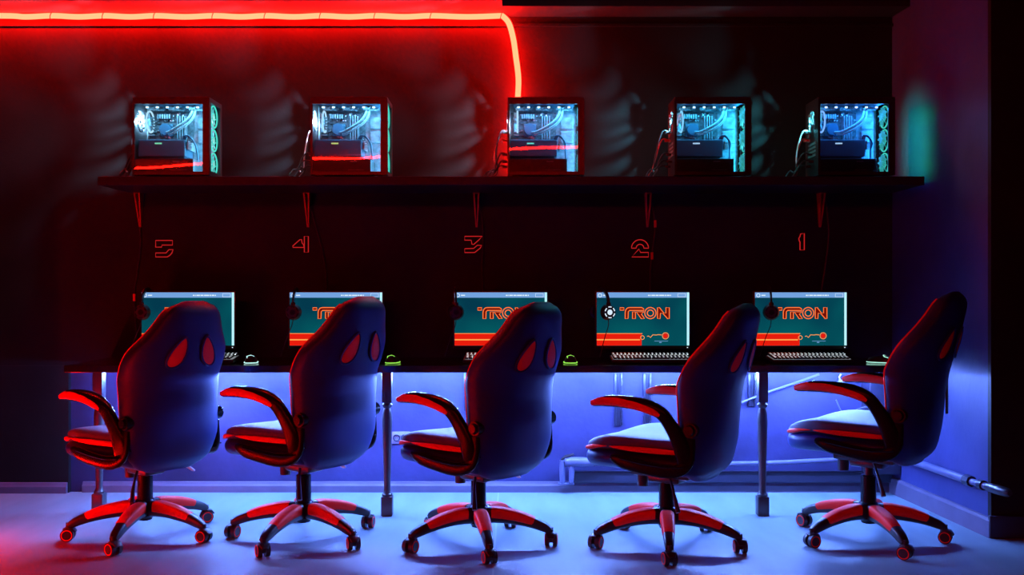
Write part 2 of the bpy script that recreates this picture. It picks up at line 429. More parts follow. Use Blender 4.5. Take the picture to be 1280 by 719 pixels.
# double socket
so = thing('wall_socket', 'double round power socket on the wall beside the middle desk leg', 'socket', at(501, 547, WY + 0.02))
B().box(-0.052, 0.052, -0.009, 0.0, -0.033, 0.033, 0.004).build('face_plate', M['socket'], so)
for s in (-1, 1):
    B().torus((s * 0.022, -0.011, 0), 'y', 0.017, 0.004, 20, 6).cyl((s * 0.022 - 0.006, -0.0092, 0), (s * 0.022 - 0.006, -0.012, 0), 0.003, n=8).cyl((s * 0.022 + 0.006, -0.0092, 0), (s * 0.022 + 0.006, -0.012, 0), 0.003, n=8).build('socket_ring', M['zinc'], so)
# heating pipe along the wall foot
pb = B()
pa = [at(716, 578, 5.255), at(800, 581, 5.255), at(900, 580, 5.255), at(985, 578, 5.25), at(1075, 573, 5.24)]
pp = thing('heating_pipe', 'pale painted heating pipe running low along the back wall', 'pipe', pa[0])
B().tube([p - pa[0] for p in smoothpath(pa, 4)], 0.013, 12).build('pipe_run', M['pipe'], pp)
vb = B()
o0 = at(706, 578, 5.25) - pa[0]
vb.tube([o0 + Vector((0.0, 0, 0)), o0 + Vector((0.05, 0, 0.003)), o0 + Vector((0.10, 0, 0.002)), o0 + Vector((0.16, 0, 0))], [0.024, 0.026, 0.026, 0.020], 14)
vb.tube([o0 + Vector((0.165, 0, 0)), o0 + Vector((0.19, 0, 0))], 0.023, 6)
vb.tube([o0 + Vector((-0.01, 0, 0.01)), o0 + Vector((-0.014, 0.0, -0.04)), o0 + Vector((-0.012, 0, -0.115))], [0.020, 0.016, 0.015], 12)
vb.tube([o0 + Vector((0.03, -0.004, -0.01)), o0 + Vector((0.038, -0.004, -0.05)), o0 + Vector((0.034, -0.004, -0.112))], [0.012, 0.016, 0.013], 12)
vb.box(o0.x - 0.035, o0.x + 0.05, -0.018, 0.02, o0.z - 0.122, o0.z - 0.112, 0.003)
vb.build('valve', M['pipe'], pp)
vh = B().tube([o0 + Vector((-0.02, -0.0, 0.012)), o0 + Vector((0.005, 0, 0.03)), o0 + Vector((0.05, 0, 0.045))], [0.006, 0.010, 0.006], 8)
vh.build('valve_handle', M['steel'], pp)
# pipe on the right wall
q0 = along_right(0.10, 0.225) + Vector((-0.035, 0, 0))
pr = thing('heating_pipe', 'pale pipe with a joint running along the right wall to the corner', 'pipe', q0)
q1 = along_right(0.83, 0.232) + Vector((-0.035, 0, 0)); q2 = along_right(1.01, 0.236) + Vector((-0.035, 0, 0)); q3 = along_right(1.14, 0.24) + Vector((-0.03, 0, 0))
B().tube([Vector(), q1 - q0], 0.019, 14).tube([q1 - q0, q2 - q0], 0.015, 14).build('pipe_run', M['pipe'], pr)
d = (q2 - q1).normalized()
B().tube([q1 - q0 - d * 0.03, q1 - q0 + d * 0.02], 0.026, 8).build('pipe_joint', M['zinc'], pr)
B().tube([q1 - q0 + d * 0.09, q1 - q0 + d * 0.12], 0.023, 12).build('pipe_joint', M['zinc'], pr)
B().tube([q2 - q0 - d * 0.03, q2 - q0 + (q3 - q2) * 0.3, q2 - q0 + (q3 - q2) * 0.85, q3 - q0], [0.019, 0.022, 0.02, 0.012], 14).build('pipe_end', M['steel'], pr)
B().box(q1.x - q0.x + 0.0, q1.x - q0.x + 0.05, (q1 - q0).y - 0.06, (q1 - q0).y - 0.04, 0.0, 0.012).build('pipe_clip', M['steel'], pr)
# loose hose on the wall, junction box and small cables on the right
hp = [at(868, 531, 5.28), at(905, 513, 5.28), at(950, 494, 5.28), at(990, 480, 5.28), at(1024, 468, 5.28)]
c = hp[0].copy()
tag(B().tube([p - c for p in smoothpath(hp, 5)], 0.006, 8).build('wall_hose', M['pipe'], loc=c), 'thin pale hose slanting up the wall under the desk beside the last chair', 'hose')
jb = thing('junction_box', 'small pale junction box on the wall above the last armrest', 'junction box', at(1050, 479, 5.295))
B().box(-0.02, 0.02, -0.03, 0.0, -0.02, 0.02, 0.004, Matrix.Rotation(0.3, 3, 'Y')).build('box_body', M['socket'], jb)
B().tube([(-0.004, -0.02, 0.015), (-0.012, -0.022, 0.035), (-0.002, -0.02, 0.05)], 0.004, 8).build('box_lead', M['cablewhite'], jb)
for lab, ps in (('thin cable looped on the wall below the right armrest of the last chair', [at(1066, 538, 5.27), at(1062, 525, 5.27), at(1070, 513, 5.26), at(1090, 508, 5.17), at(1098, 512, 5.16)]),
                ('thin cable hanging on the wall behind the last chair seat', [at(1045, 500, 5.28), at(1052, 515, 5.28), at(1060, 524, 5.28), at(1064, 536, 5.28)])):
    c = ps[0].copy()
    tag(B().tube([p - c for p in smoothpath(ps, 5)], 0.004, 6).build('loose_cable', M['pipe'], loc=c), lab, 'cable')

# ------------------------------------------------------------------ gaming chair
YC = [(0.33, -0.185), (0.42, -0.200), (0.50, -0.215), (0.62, -0.232), (0.72, -0.250), (0.82, -0.278), (0.92, -0.312), (1.00, -0.338), (1.08, -0.364)]
HW = [(0.325, 0.105), (0.345, 0.165), (0.38, 0.198), (0.45, 0.225), (0.55, 0.231), (0.65, 0.234), (0.74, 0.240), (0.80, 0.245), (0.845, 0.240), (0.88, 0.222), (0.92, 0.190), (0.96, 0.164), (1.00, 0.145), (1.03, 0.128), (1.052, 0.104), (1.066, 0.070), (1.072, 0.03)]
def smooth_tab(tab, z, d=0.012):
    return (lerp_tab(tab, z - d) + 2 * lerp_tab(tab, z) + lerp_tab(tab, z + d)) / 4
def back_T(z):
    t = lerp_tab([(0.4, 0.064), (0.75, 0.066), (0.9, 0.058), (1.0, 0.050)], z)
    if z > 1.0: t = 0.050 * max(0.12, 1 - ((z - 1.0) / 0.074) ** 2.2)
    if z < 0.40: t = 0.064 * max(0.35, 1 - ((0.40 - z) / 0.085) ** 2)
    return t
def back_pt(a, z):
    w = smooth_tab(HW, z); c, s = math.cos(a), math.sin(a)
    x = w * math.copysign(abs(c) ** 0.7, c)
    wing = 0.075 * min(1, max(0.25, 1 - abs(z - 0.74) / 0.34)) + 0.012
    u = abs(x) / max(w, 1e-4)
    bend = wing * (w / 0.245) * u ** 2.4 - 0.012
    T = back_T(z) * (1.0 if s < 0 else 0.95)
    return Vector((x, smooth_tab(YC, z) + bend + T * math.copysign(abs(s) ** 0.52, s), z))
def rear_pt(x, z, off=0.0):
    w = smooth_tab(HW, z); cc = min(0.999, (abs(x) / w)) ** (1 / 0.7)
    a = -math.acos(cc)
    if x < 0: a = -PI - a
    p = back_pt(a, z); q = back_pt(a + 0.02, z); r = back_pt(a, z + 0.004)
    nrm = (q - p).cross(r - p).normalized()
    if nrm.y > 0: nrm = -nrm
    return p + nrm * off

def seat_w(f):
    g = min(1, max(0, f / 0.62)); return 0.205 + 0.058 * g * g * (3 - 2 * g)
def seat_e(f):
    u = (f - 0.52) / 0.525
    return max(0.0, 1 - abs(u) ** (3.4 if u > 0 else 9)) ** 0.5
def make_chair():
    t = thing('gaming_chair', 'x', 'chair')
    # backrest
    zs = [0.325, 0.333, 0.345, 0.36, 0.38] + [0.41 + 0.03 * i for i in range(15)] + [0.855, 0.875, 0.90, 0.925, 0.95, 0.975, 1.0, 1.02, 1.037, 1.05, 1.06, 1.067, 1.072]
    N = 40
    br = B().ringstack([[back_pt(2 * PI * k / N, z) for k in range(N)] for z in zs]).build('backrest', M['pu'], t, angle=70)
    # welt around the rear panel; red tubes paint the rope's glint on front edges
    for s in (-1, 1):
        ps = []
        for i in range(34):
            z = 0.40 + 0.64 * i / 33
            a = PI / 2 - s * (PI / 2 - 0.32)
            ps.append(back_pt(a, z) + Vector((0, 0.001, 0)))
        B().tube(ps, 0.0045, 6).build('edge_glint', M['red'], br)
    # headrest openings lined in red
    for s in (-1, 1):
        def outl(k, n=24, g=1.0):
            a = 2 * PI * k / n
            v = 0.066 * math.sin(a) * g
            wv = 0.036 * (1 - 0.36 * math.sin(a)) * g
            u = wv * math.cos(a) - 0.020 * (v / 0.066)
            return s * (0.074 + u), 0.852 + v
        bm = B()
        rings = []
        for g in (1.0, 0.75, 0.45, 0.12):
            rings.append([rear_pt(*outl(k, 24, g), 0.003 + 0.004 * (g < 0.9)) for k in range(24)])
        bm.ringstack(rings, cap=False)
        bm.bm.faces.new([v for v in bm.bm.verts][-24:])
        sub = bm.build('headrest_inset', M['red'], br)
        sub['label'] = 'red fabric inset in the headrest opening'
        B().tube([rear_pt(*outl(k), 0.004) for k in range(24)], 0.0055, 8, closed=True).build('inset_rim', M['pu'], br)
    # seat cushion
    N = 40; rings = []
    for i in range(21):
        f = i / 20; y = -0.22 + 0.53 * f
        e = seat_e(f)
        w = seat_w(f) * (0.12 + 0.88 * e)
        T = 0.044 * (0.35 + 0.65 * e)
        zc = 0.455 + 0.020 * f - 0.050 * max(0, (f - 0.62) / 0.38) ** 2
        ring = []
        for k in range(N):
            a = 2 * PI * k / N; c, s_ = math.cos(a), math.sin(a)
            x = w * math.copysign(abs(c) ** 0.75, c); z = zc + T * math.copysign(abs(s_) ** 0.9, s_)
            if s_ > 0: z += 0.022 * (abs(x) / w) ** 3 * e - 0.012 * (1 - abs(x) / w) * e
            ring.append(Vector((x, y, z)))
        rings.append(ring)
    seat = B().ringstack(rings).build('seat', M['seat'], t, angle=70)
    # lower shell of the seat
    rings = []
    for i in range(17):
        f = i / 16; y = -0.235 + 0.545 * f
        e = seat_e(f)
        w = (seat_w(f) + 0.013) * (0.15 + 0.85 * e)
        T = 0.056 * (0.5 + 0.5 * e); zc = 0.392 + 0.030 * f - 0.030 * max(0, (f - 0.62) / 0.38) ** 2
        ring = []
        for k in range(32):
            a = 2 * PI * k / 32; c, s_ = math.cos(a), math.sin(a)
            zz = T * math.copysign(abs(s_) ** 0.7, s_) * (1.1 if s_ < 0 else 0.92)
            ring.append(Vector((w * math.copysign(abs(c) ** 0.6, c) * (1 - 0.10 * max(0, -s_)), y, zc + zz)))
        rings.append(ring)
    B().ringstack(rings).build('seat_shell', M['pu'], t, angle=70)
    # red side bolsters
    for s in (-1, 1):
        for ys, zz, hh in (([-0.20, -0.14, -0.06, 0.02, 0.09, 0.14], 0.452, [0.003, 0.009, 0.0115, 0.011, 0.007, 0.002]),
                           ([0.16, 0.20, 0.235, 0.265, 0.285, 0.296], 0.452, [0.002, 0.006, 0.010, 0.010, 0.007, 0.002])):
            ps = []
            for y in ys:
                f = (y + 0.22) / 0.53; e = seat_e(f)
                ps.append((s * ((seat_w(f) + 0.008) * (0.13 + 0.87 * e) - 0.004), y, zz + 0.018 * f - 0.042 * max(0, (f - 0.62) / 0.38) ** 2))
            ix = [i / 3 for i in range(16)]
            tt = lambda v: [lerp_tab(list(zip(range(6), v)), i) for i in ix]
            B().sweep(smoothpath(ps, 3), tt([0.008, 0.011, 0.012, 0.012, 0.011, 0.006]), tt(hh)).build('seat_bolster', M['red'], t, angle=70)
    # armrests
    for s in (-1, 1):
        A = [(s * 0.232, -0.195, 0.425), (s * 0.238, -0.182, 0.475), (s * 0.245, -0.158, 0.530), (s * 0.253, -0.128, 0.582), (s * 0.262, -0.095, 0.622), (s * 0.266, -0.030, 0.648), (s * 0.268, 0.06, 0.657), (s * 0.268, 0.15, 0.655), (s * 0.266, 0.215, 0.642)]
        hw = [0.018, 0.019, 0.019, 0.020, 0.025, 0.030, 0.032, 0.031, 0.018]
        hh = [0.038, 0.036, 0.031, 0.028, 0.027, 0.027, 0.026, 0.024, 0.014]
        sp = smoothpath(A, 4); m = len(sp)
        idx = [i / 4 for i in range(m)]
        tab = lambda v: [lerp_tab(list(zip(range(9), v)), i) for i in idx]
        arm = B().sweep(sp, tab(hw), tab(hh), 18).build('armrest', M['gloss'], t, angle=60)
        # red pad wrapped over the outer side of the arm
        P2 = [(s * 0.267, -0.100, 0.612), (s * 0.267, -0.07, 0.627), (s * 0.267, 0.0, 0.648), (s * 0.267, 0.08, 0.657), (s * 0.267, 0.16, 0.655), (s * 0.267, 0.222, 0.643)]
        sp2 = smoothpath(P2, 4); ix = [i / 4 for i in range(len(sp2))]
        t2 = lambda v: [lerp_tab(list(zip(range(6), v)), i) for i in ix]
        pad = B().sweep(sp2, t2([0.020, 0.0300, 0.0345, 0.0365, 0.0350, 0.018]), t2([0.010, 0.018, 0.0220, 0.0225, 0.0210, 0.012]), 18).build('arm_pad', M['red'], arm, angle=60)
        pad['label'] = 'red padded side of the armrest'
        # pivot and J-shaped side bracket
        b = B()
        b.sweep(smoothpath([(s * 0.226, -0.205, 0.52), (s * 0.230, -0.205, 0.46), (s * 0.236, -0.195, 0.415), (s * 0.246, -0.16, 0.388), (s * 0.258, -0.10, 0.382), (s * 0.266, -0.02, 0.390), (s * 0.272, 0.07, 0.405), (s * 0.272, 0.13, 0.422)], 4), [0.013] * 28 + [0.010], [0.026] * 5 + [0.028] * 8 + [0.030] * 12 + [0.026, 0.022, 0.017, 0.010], 14, up=(0, 0.4, 0.9))
        brk = b.build('side_bracket', M['gloss'], t, angle=50)
        B().tube(smoothpath([(s * 0.262, -0.20, 0.408), (s * 0.270, -0.12, 0.400), (s * 0.280, -0.02, 0.407), (s * 0.284, 0.08, 0.420)], 4), 0.004, 6).build('bracket_rib', M['gloss'], brk)
        # round knob of the back hinge
        B().cyl((s * 0.195, -0.215, 0.555), (s * 0.242, -0.215, 0.555), 0.030, n=24).cyl((s * 0.240, -0.215, 0.555), (s * 0.254, -0.215, 0.555), 0.024, 0.019, 24).build('pivot_knob', M['gloss'], t, angle=50)
    # mechanism
    b = B()
    b.box(-0.085, 0.085, -0.14, 0.13, 0.315, 0.35, 0.008)
    b.box(-0.05, 0.05, -0.08, 0.07, 0.285, 0.32, 0.01)
    b.cyl((0, 0, 0.16), (0, 0, 0.30), 0.021, n=20)
    b.build('tilt_mechanism', M['steel'], t)
    B().cyl((0, 0.115, 0.315), (0, 0.115, 0.255), 0.027, 0.024, 18).build('tension_knob', M['plastic'], t)
    b = B().tube([(0.08, 0.0, 0.315), (0.16, -0.01, 0.305), (0.20, -0.012, 0.295)], 0.006, 8)
    lv = b.build('height_lever', M['steel'], t)
    B().sweep([(0.195, -0.012, 0.300), (0.215, -0.014, 0.285), (0.245, -0.016, 0.262)], [0.012, 0.020, 0.014], [0.006, 0.007, 0.005], 12).build('lever_paddle', M['chrome'], lv)
    b = B().tube([(-0.07, -0.05, 0.315), (-0.10, -0.075, 0.28), (-0.125, -0.10, 0.235), (-0.14, -0.118, 0.19)], [0.006, 0.006, 0.009, 0.011], 8)
    b.build('tilt_lever', M['plastic'], t)
    # base
    B().lathe([(0.0, 0.075), (0.030, 0.075), (0.034, 0.085), (0.046, 0.095), (0.047, 0.15), (0.040, 0.165), (0.034, 0.17), (0.033, 0.285), (0.026, 0.290), (0.0, 0.290)]).build('gas_lift', M['gloss'], t)
    legs = []
    for k in range(5):
        p = [(0.03, 0, 0.128), (0.10, 0, 0.129), (0.17, 0, 0.119), (0.24, 0, 0.101), (0.295, 0, 0.081), (0.322, 0, 0.066)]
        if k == 0:
            lg = B().sweep(smoothpath(p, 3), [lerp_tab(list(zip(range(6), [0.028, 0.030, 0.027, 0.024, 0.021, 0.016])), i / 3) for i in range(16)], [lerp_tab(list(zip(range(6), [0.036, 0.034, 0.030, 0.024, 0.020, 0.012])), i / 3) for i in range(16)], 16, ex=0.6).build('base_leg', M['plastic'], t)
            q = [(0.062, 0, 0.137), (0.10, 0, 0.1365), (0.17, 0, 0.1265), (0.225, 0, 0.112), (0.247, 0, 0.1045)]
            inl = B().sweep(smoothpath(q, 3), [lerp_tab(list(zip(range(5), [0.0305, 0.0325, 0.0295, 0.0268, 0.024])), i / 3) for i in range(13)], [lerp_tab(list(zip(range(5), [0.0285, 0.0275, 0.0245, 0.021, 0.018])), i / 3) for i in range(13)], 16, ex=0.6).build('leg_inlay', M['red'], lg)
            inl['label'] = 'red inlay on the base leg'
            legs.append(lg)
        else:
            legs.append(dup(legs[0], t))
    cast = None
    for k in range(5):
        if cast is None:
            b = B()
            for s in (-1, 1):
                b.cyl((0, s * 0.008, 0.029), (0, s * 0.026, 0.029), 0.029, 0.028, 24)
            b.sweep([(-0.018, 0, 0.050), (0.0, 0, 0.058), (0.022, 0, 0.054), (0.034, 0, 0.040)], [0.012, 0.022, 0.022, 0.014], [0.008, 0.008, 0.006, 0.004], 12)
            b.box(-0.01, 0.02, -0.007, 0.007, 0.02, 0.055)
            b.cyl((0.0, 0, 0.05), (0.0, 0, 0.082), 0.010, n=12)
            cast = b.build('caster', M['wheel'], t)
            for s in (-1, 1):
                B().torus((0, s * 0.0255, 0.029), 'y', 0.022, 0.0025, 24, 8).build('wheel_ring', M['red'], cast)
        else:
            dup(cast, t)
    return t

UPPER = ('backrest', 'seat', 'seat_shell', 'seat_bolster', 'armrest', 'side_bracket', 'pivot_knob', 'tilt_mechanism', 'tension_knob', 'height_lever', 'tilt_lever')
def place_chair(c, x, y, th, base, dz, label, swiv):
    th = math.radians(th)
    c.location = (x, y, 0); c.rotation_euler = (0, 0, th)
    c['label'] = label; c['category'] = 'chair'; c['group'] = 'gaming chairs at the long desk'
    nl = nc = 0
    for ch in sorted(c.children, key=lambda o: o.name):
        nm = ch.name.split('.')[0]
        if nm == 'base_leg':
            ch.rotation_euler = (0, 0, math.radians(base + 72 * nl) - th); nl += 1
        elif nm == 'caster':
            a = math.radians(base + 72 * nc) - th
            ch.location = (0.322 * math.cos(a), 0.322 * math.sin(a), 0)
            ch.rotation_euler = (0, 0, math.radians(swiv[nc]) - th); nc += 1
        elif nm in UPPER:
            ch.location.z = dz
chairs = [
    (-1.67, 4.37, 54, -92, 0.0, 'leftmost black and red gaming chair, its back facing us', (-30, -20, 30, 120, 10)),
    (-0.94, 4.33, 57, -109, 0.02, 'second gaming chair from the left, below the wall number 4', (-60, -70, 80, 100, 70)),
    (-0.148, 4.24, 47, -80, -0.002, 'middle gaming chair of the five, below the number 3', (-70, -95, 80, 100, 60)),
    (0.679, 4.22, 56, -97, -0.008, 'fourth gaming chair from the left, overlapping the gap between the right two monitors', (-80, -90, 80, 100, 60)),
    (1.60, 4.31, 49, -84, 0.042, 'rightmost gaming chair, seen from its side beside the right wall', (-40, -30, 30, 120, 20)),
]
first = make_chair()
for i, a in enumerate(chairs):
    c = first if i == 0 else dup(first)
    place_chair(c, *a)
bpy.context.view_layer.update()
# small strap hanging behind the last chair
stp = B().box(-0.012, 0.012, -0.003, 0.003, -0.12, 0.04, 0.001).build('back_strap', M['plastic'], c, loc=(0.10, -0.305, 0.70))

# ------------------------------------------------------------------ monitors
MY = 5.03
ppm = F / MY
SW, SH = 115.5 / ppm, 66.5 / ppm
def scr(x, y):                           # photo pixels of the fourth monitor -> local x, z
    return ((x - 746) / ppm - SW / 2, SH / 2 - (y - 366) / ppm)
def ribbon(b, poly, w, y=-0.0016):
    n = len(poly)
    b.tube([(p[0], y, p[1]) for p in poly], w, 4, closed=True)
LG = lambda x, y: scr(765 + x / 11.99, 375 + y / 11.99)
def make_monitor():
    t = thing('monitor', 'x', 'monitor')
    zc = 0.965
    base = B()
    base.box(-SW / 2 - 0.008, SW / 2 + 0.008, 0.0, 0.022, zc - SH / 2 - 0.020, zc + SH / 2 + 0.008, 0.004)
    base.box(-0.13, 0.13, 0.02, 0.045, zc - 0.09, zc + 0.09, 0.008)
    base.build('housing', M['monitor'], t)
    b = B().box(-0.025, 0.025, 0.044, 0.062, DZ + 0.008, zc + 0.02, 0.004); b.build('stand_neck', M['monitor'], t)
    b = B().prism([(0.11 * math.copysign(abs(math.cos(a)) ** 0.6, math.cos(a)), 0.05 + 0.085 * math.copysign(abs(math.sin(a)) ** 0.6, math.sin(a))) for a in [2 * PI * k / 32 for k in range(32)]], 'z', DZ, DZ + 0.010)
    b.build('stand_base', M['monitor'], t)
    B().box(SW / 2 - 0.012, SW / 2 - 0.006, -0.001, 0.001, zc - SH / 2 - 0.012, zc - SH / 2 - 0.008).build('power_light', E['bartext'], t)
    s = B().box(-SW / 2, SW / 2, -0.001, 0.002, -SH / 2, SH / 2).build('screen', E['screen'], t, smooth=False, loc=(0, 0, zc))
    def rect(b, x0, y0, x1, y1, yy=-0.0016):
        a = scr(x0, y0); c = scr(x1, y1)
        b.box(a[0], c[0], yy - 0.0003, -0.0005, c[1], a[1])
    b = B(); rect(b, 746, 366, 858.6, 372.6); b.build('title_bar', E['bar'], s, smooth=False)
    b = B()
    x = 810.0
    for wd in (3, 1.5, 5, 4.5, 7, 2.5, 4, 2):
        rect(b, x, 369.0, x + wd - 0.7, 370.4, -0.002); x += wd
    rect(b, 754, 369, 759, 370.3, -0.002)
    b.build('title_text', E['bartext'], s, smooth=False)
    b = B(); a0 = scr(750, 369.6); b.torus((a0[0], -0.002, a0[1]), 'y', 0.009, 0.0016, 16, 4)
    b.build('title_icon', E['bartext'], s, smooth=False)
    b = B()
    for p0, p1 in (((847, 367.3), (857, 367.7)), ((847, 371.3), (857, 371.7)), ((847, 367.3), (847.4, 371.7)), ((856.6, 367.3), (857, 371.7))):
        rect(b, *p0, *p1, -0.002)
    b.build('title_button', E['bartext'], s, smooth=False)
    b = B(); rect(b, 858.6, 366, 861.5, 432.3); b.build('scroll_bar', E['scroll'], s, smooth=False)
    # banner art
    b = B(); rect(b, 746, 417, 802, 432.4); b.build('banner', E['banner'], s, smooth=False)
    b = B(); rect(b, 746, 424.4, 800, 426.0, -0.002); rect(b, 746, 417, 803, 417.7, -0.002)
    for cx, cy, r in ((803, 422.5, 0.010), (831.8, 420.3, 0.0165)):
        a0 = scr(cx, cy); b.torus((a0[0], -0.002, a0[1]), 'y', r, 0.0016, 20, 4)
    wig = [scr(*p) for p in ((809, 421), (811, 420.5), (813, 422.5), (816, 419), (820, 419.3), (823, 418.8), (827, 419.2))]
    b.tube([(p[0], -0.002, p[1]) for p in wig], 0.0018, 4)
    b.build('banner_lines', E['stripe'], s, smooth=False)
    a0 = scr(831.8, 420.3); b = B().cyl((a0[0], -0.0016, a0[1]), (a0[0], -0.0005, a0[1]), 0.0125, n=20); b.build('banner_disc', E['banner'], s)
    b = B(); rect(b, 818, 426.6, 835, 427.1, -0.0018); rect(b, 824, 428, 827, 429, -0.0018); b.build('caption_line', E['bar'], s, smooth=False)
    # outlined logo lettering
    polys = [[(120, 122), (178, 122), (178, 158), (120, 158)],
             [(198, 285), (198, 190), (206, 155), (230, 126), (262, 120), (445, 120), (472, 136), (482, 162), (262, 162), (244, 182), (240, 285)],
             [(308, 184), (350, 184), (350, 285), (308, 285)],
             [(366, 184), (478, 184), (440, 218), (486, 285), (438, 285)],
             [(682, 285), (682, 120), (712, 120), (778, 204), (726, 204), (720, 285)],
             [(858, 120), (858, 285), (832, 285), (762, 206), (808, 200), (808, 120)]]
    b = B(); f = B()
    for p in polys:
        q = [LG(*v) for v in p]; ribbon(b, q, 0.0024, -0.002)
        f.prism(q, 'y', -0.0012, -0.0006)
    o0 = LG(575, 202); sc_ = 1 / (11.99 * ppm)
    for R in (84, 46): b.torus((o0[0], -0.002, o0[1]), 'y', R * sc_, 0.0024, 28, 4)
    f.torus((o0[0], -0.0008, o0[1]), 'y', 65 * sc_, 0.0004, 28, 4)
    lg = b.build('logo_outline', E['ink'], s, smooth=False)
    f.build('logo_fill', E['fill'], s, smooth=False)
    return t
mon_px = [235, 420, 626, 803.7, 1001]
mlab = ['monitor behind the leftmost chair, showing a teal page', 'second monitor from the left, under the number 4', 'middle monitor of the five, under the number 3', 'monitor under the number 2 with a lit headset hung on it', 'rightmost monitor, under the number 1, with the orange lettering in full view']
m0 = make_monitor(); mons = []
for i, px in enumerate(mon_px):
    o = m0 if i == 0 else dup(m0)
    o.location = ((px - CX) * MY / F, MY, 0)
    o['label'] = mlab[i]; o['category'] = 'monitor'; o['group'] = 'monitors on the long desk'
    o.rotation_euler = (0, 0, [0, 0, 0.0, 0, 0.03][i])
    mons.append(o)

# ------------------------------------------------------------------ keyboards
def make_keyboard():
    t = thing('keyboard', 'x', 'keyboard')
    R = Matrix.Rotation(0.07, 3, 'X')
    b = B().box(-0.205, 0.205, -0.065, 0.065, 0.004, 0.020, 0.004); body = b.build('keyboard_body', M['plastic'], t)
    B().box(-0.196, 0.196, -0.050, 0.057, 0.0202, 0.0222).build('backlight', E['keydim'], t, smooth=False)
    k = B(); lg = B()
    for r in range(6):
        x = -0.196; y = -0.0475 + r * 0.019
        while x < 0.19:
            w = 0.0165
            if r == 0 and -0.1 < x < 0.0: w = 0.09
            if r in (1, 2, 3) and x == -0.196: w = 0.024
            if x + w > 0.198: w = 0.198 - x
            k.box(x, x + w, y - 0.008, y + 0.008, 0.0225, 0.031 + 0.0012 * r, 0.0015)
            if r > 0: lg.box(x + w * 0.3, x + w * 0.7, y - 0.0088, y - 0.006, 0.0262 + 0.0012 * r, 0.0300 + 0.0012 * r)
            x += w + 0.0035
    kc = k.build('keycaps', M['keycap'], t, smooth=False)
    lg.build('key_legends', E['key'], kc, smooth=False)
    ft = B()
    for s in (-1, 1): ft.box(s * 0.17 - 0.015, s * 0.17 + 0.015, -0.06, -0.05, 0.0, 0.006); ft.box(s * 0.17 - 0.015, s * 0.17 + 0.015, 0.05, 0.056, -0.0125, 0.006)
    ft.build('rubber_feet', M['plastic'], body)
    return t
kb0 = make_keyboard()
kl = ['keyboard almost hidden behind the leftmost chair', 'backlit keyboard in front of the second monitor from the left', 'backlit keyboard in front of the middle monitor', 'backlit keyboard in full view in front of the monitor with the lit headset', 'backlit keyboard in front of the rightmost monitor']
for i, px in enumerate([246, 420, 630, 813.5, 1011]):
    o = kb0 if i == 0 else dup(kb0)
    y = 4.895
    o.location = ((px - CX) * y / F, y, DZ + 0.0078); o['label'] = kl[i]; o['category'] = 'keyboard'; o['group'] = 'backlit keyboards'
    o.rotation_euler = (0.12, 0, [0, 0.02, -0.02, 0.0, 0.03][i])

# ------------------------------------------------------------------ mice
def make_mouse():
    t = thing('computer_mouse', 'x', 'mouse')
    rings = []
    for i in range(13):
        f = i / 12; y = -0.06 + 0.12 * f
        e = max(0.0, 1 - (2 * f - 1) ** 4) ** 0.5
        w = 0.033 * (0.25 + 0.75 * e) * (1 - 0.10 * math.sin(PI * f)); h = 0.038 * (0.2 + 0.8 * e) * (1.05 - 0.35 * f)
        rings.append([Vector((w * math.cos(a), y, max(0.004, 0.006 + h * max(0, math.sin(a)) ** 0.8))) for a in [2 * PI * k / 20 for k in range(20)]])
    B().ringstack(rings).build('mouse_body', M['plastic'], t, angle=70)
    B().tube([(0.034 * math.copysign(abs(math.cos(a)) ** 0.8, math.cos(a)), 0.061 * math.copysign(abs(math.sin(a)) ** 0.8, math.sin(a)), 0.006) for a in [2 * PI * k / 24 for k in range(24)]], 0.0022, 6, closed=True).build('light_ring', M['plastic'], t)
    B().tube([(-0.016, -0.050, 0.030), (-0.02, -0.03, 0.037), (0.0, -0.02, 0.0425), (0.016, -0.035, 0.037)], 0.0022, 6).build('top_light', M['plastic'], t)
    B().cyl((-0.004, 0.035, 0.026), (0.004, 0.035, 0.026), 0.008, n=14).build('scroll_wheel', M['plastic'], t)
    return t
mcol = [(0.55, 0.95, 0.9), (0.35, 0.9, 0.10), (0.35, 0.9, 0.10), (0.15, 0.7, 0.25), (0.45, 0.95, 0.78)]
mlab = ['computer mouse with a pale glow right of the leftmost chair', 'computer mouse with a yellow-green glow beside the second chair from the left', 'computer mouse with a yellow-green glow right of the middle chair', 'computer mouse with a dim green glow half behind the fourth chair', 'computer mouse with a pale green glow at the right desk end']
ms0 = make_mouse()
for i, px in enumerate([314, 491, 713, 882, 1099]):
    o = ms0 if i == 0 else dup(ms0)
    y = 4.87
    o.location = ((px - CX) * y / F, y, DZ + 0.0005); o['label'] = mlab[i]; o['category'] = 'mouse'; o['group'] = 'glowing computer mice'
    o.rotation_euler = (0, 0, [0.2, -0.1, 0.0, 0.1, 0.9][i])
    g = em('mouse_glow_%s' % 'abcde'[i], mcol[i], [1.3, 1.1, 1.1, 0.7, 1.2][i])
    for ch in o.children:
        if ch.name.split('.')[0] in ('light_ring', 'top_light'):
            ch.data = ch.data.copy() if i else ch.data
            ch.data.materials.clear(); ch.data.materials.append(g)

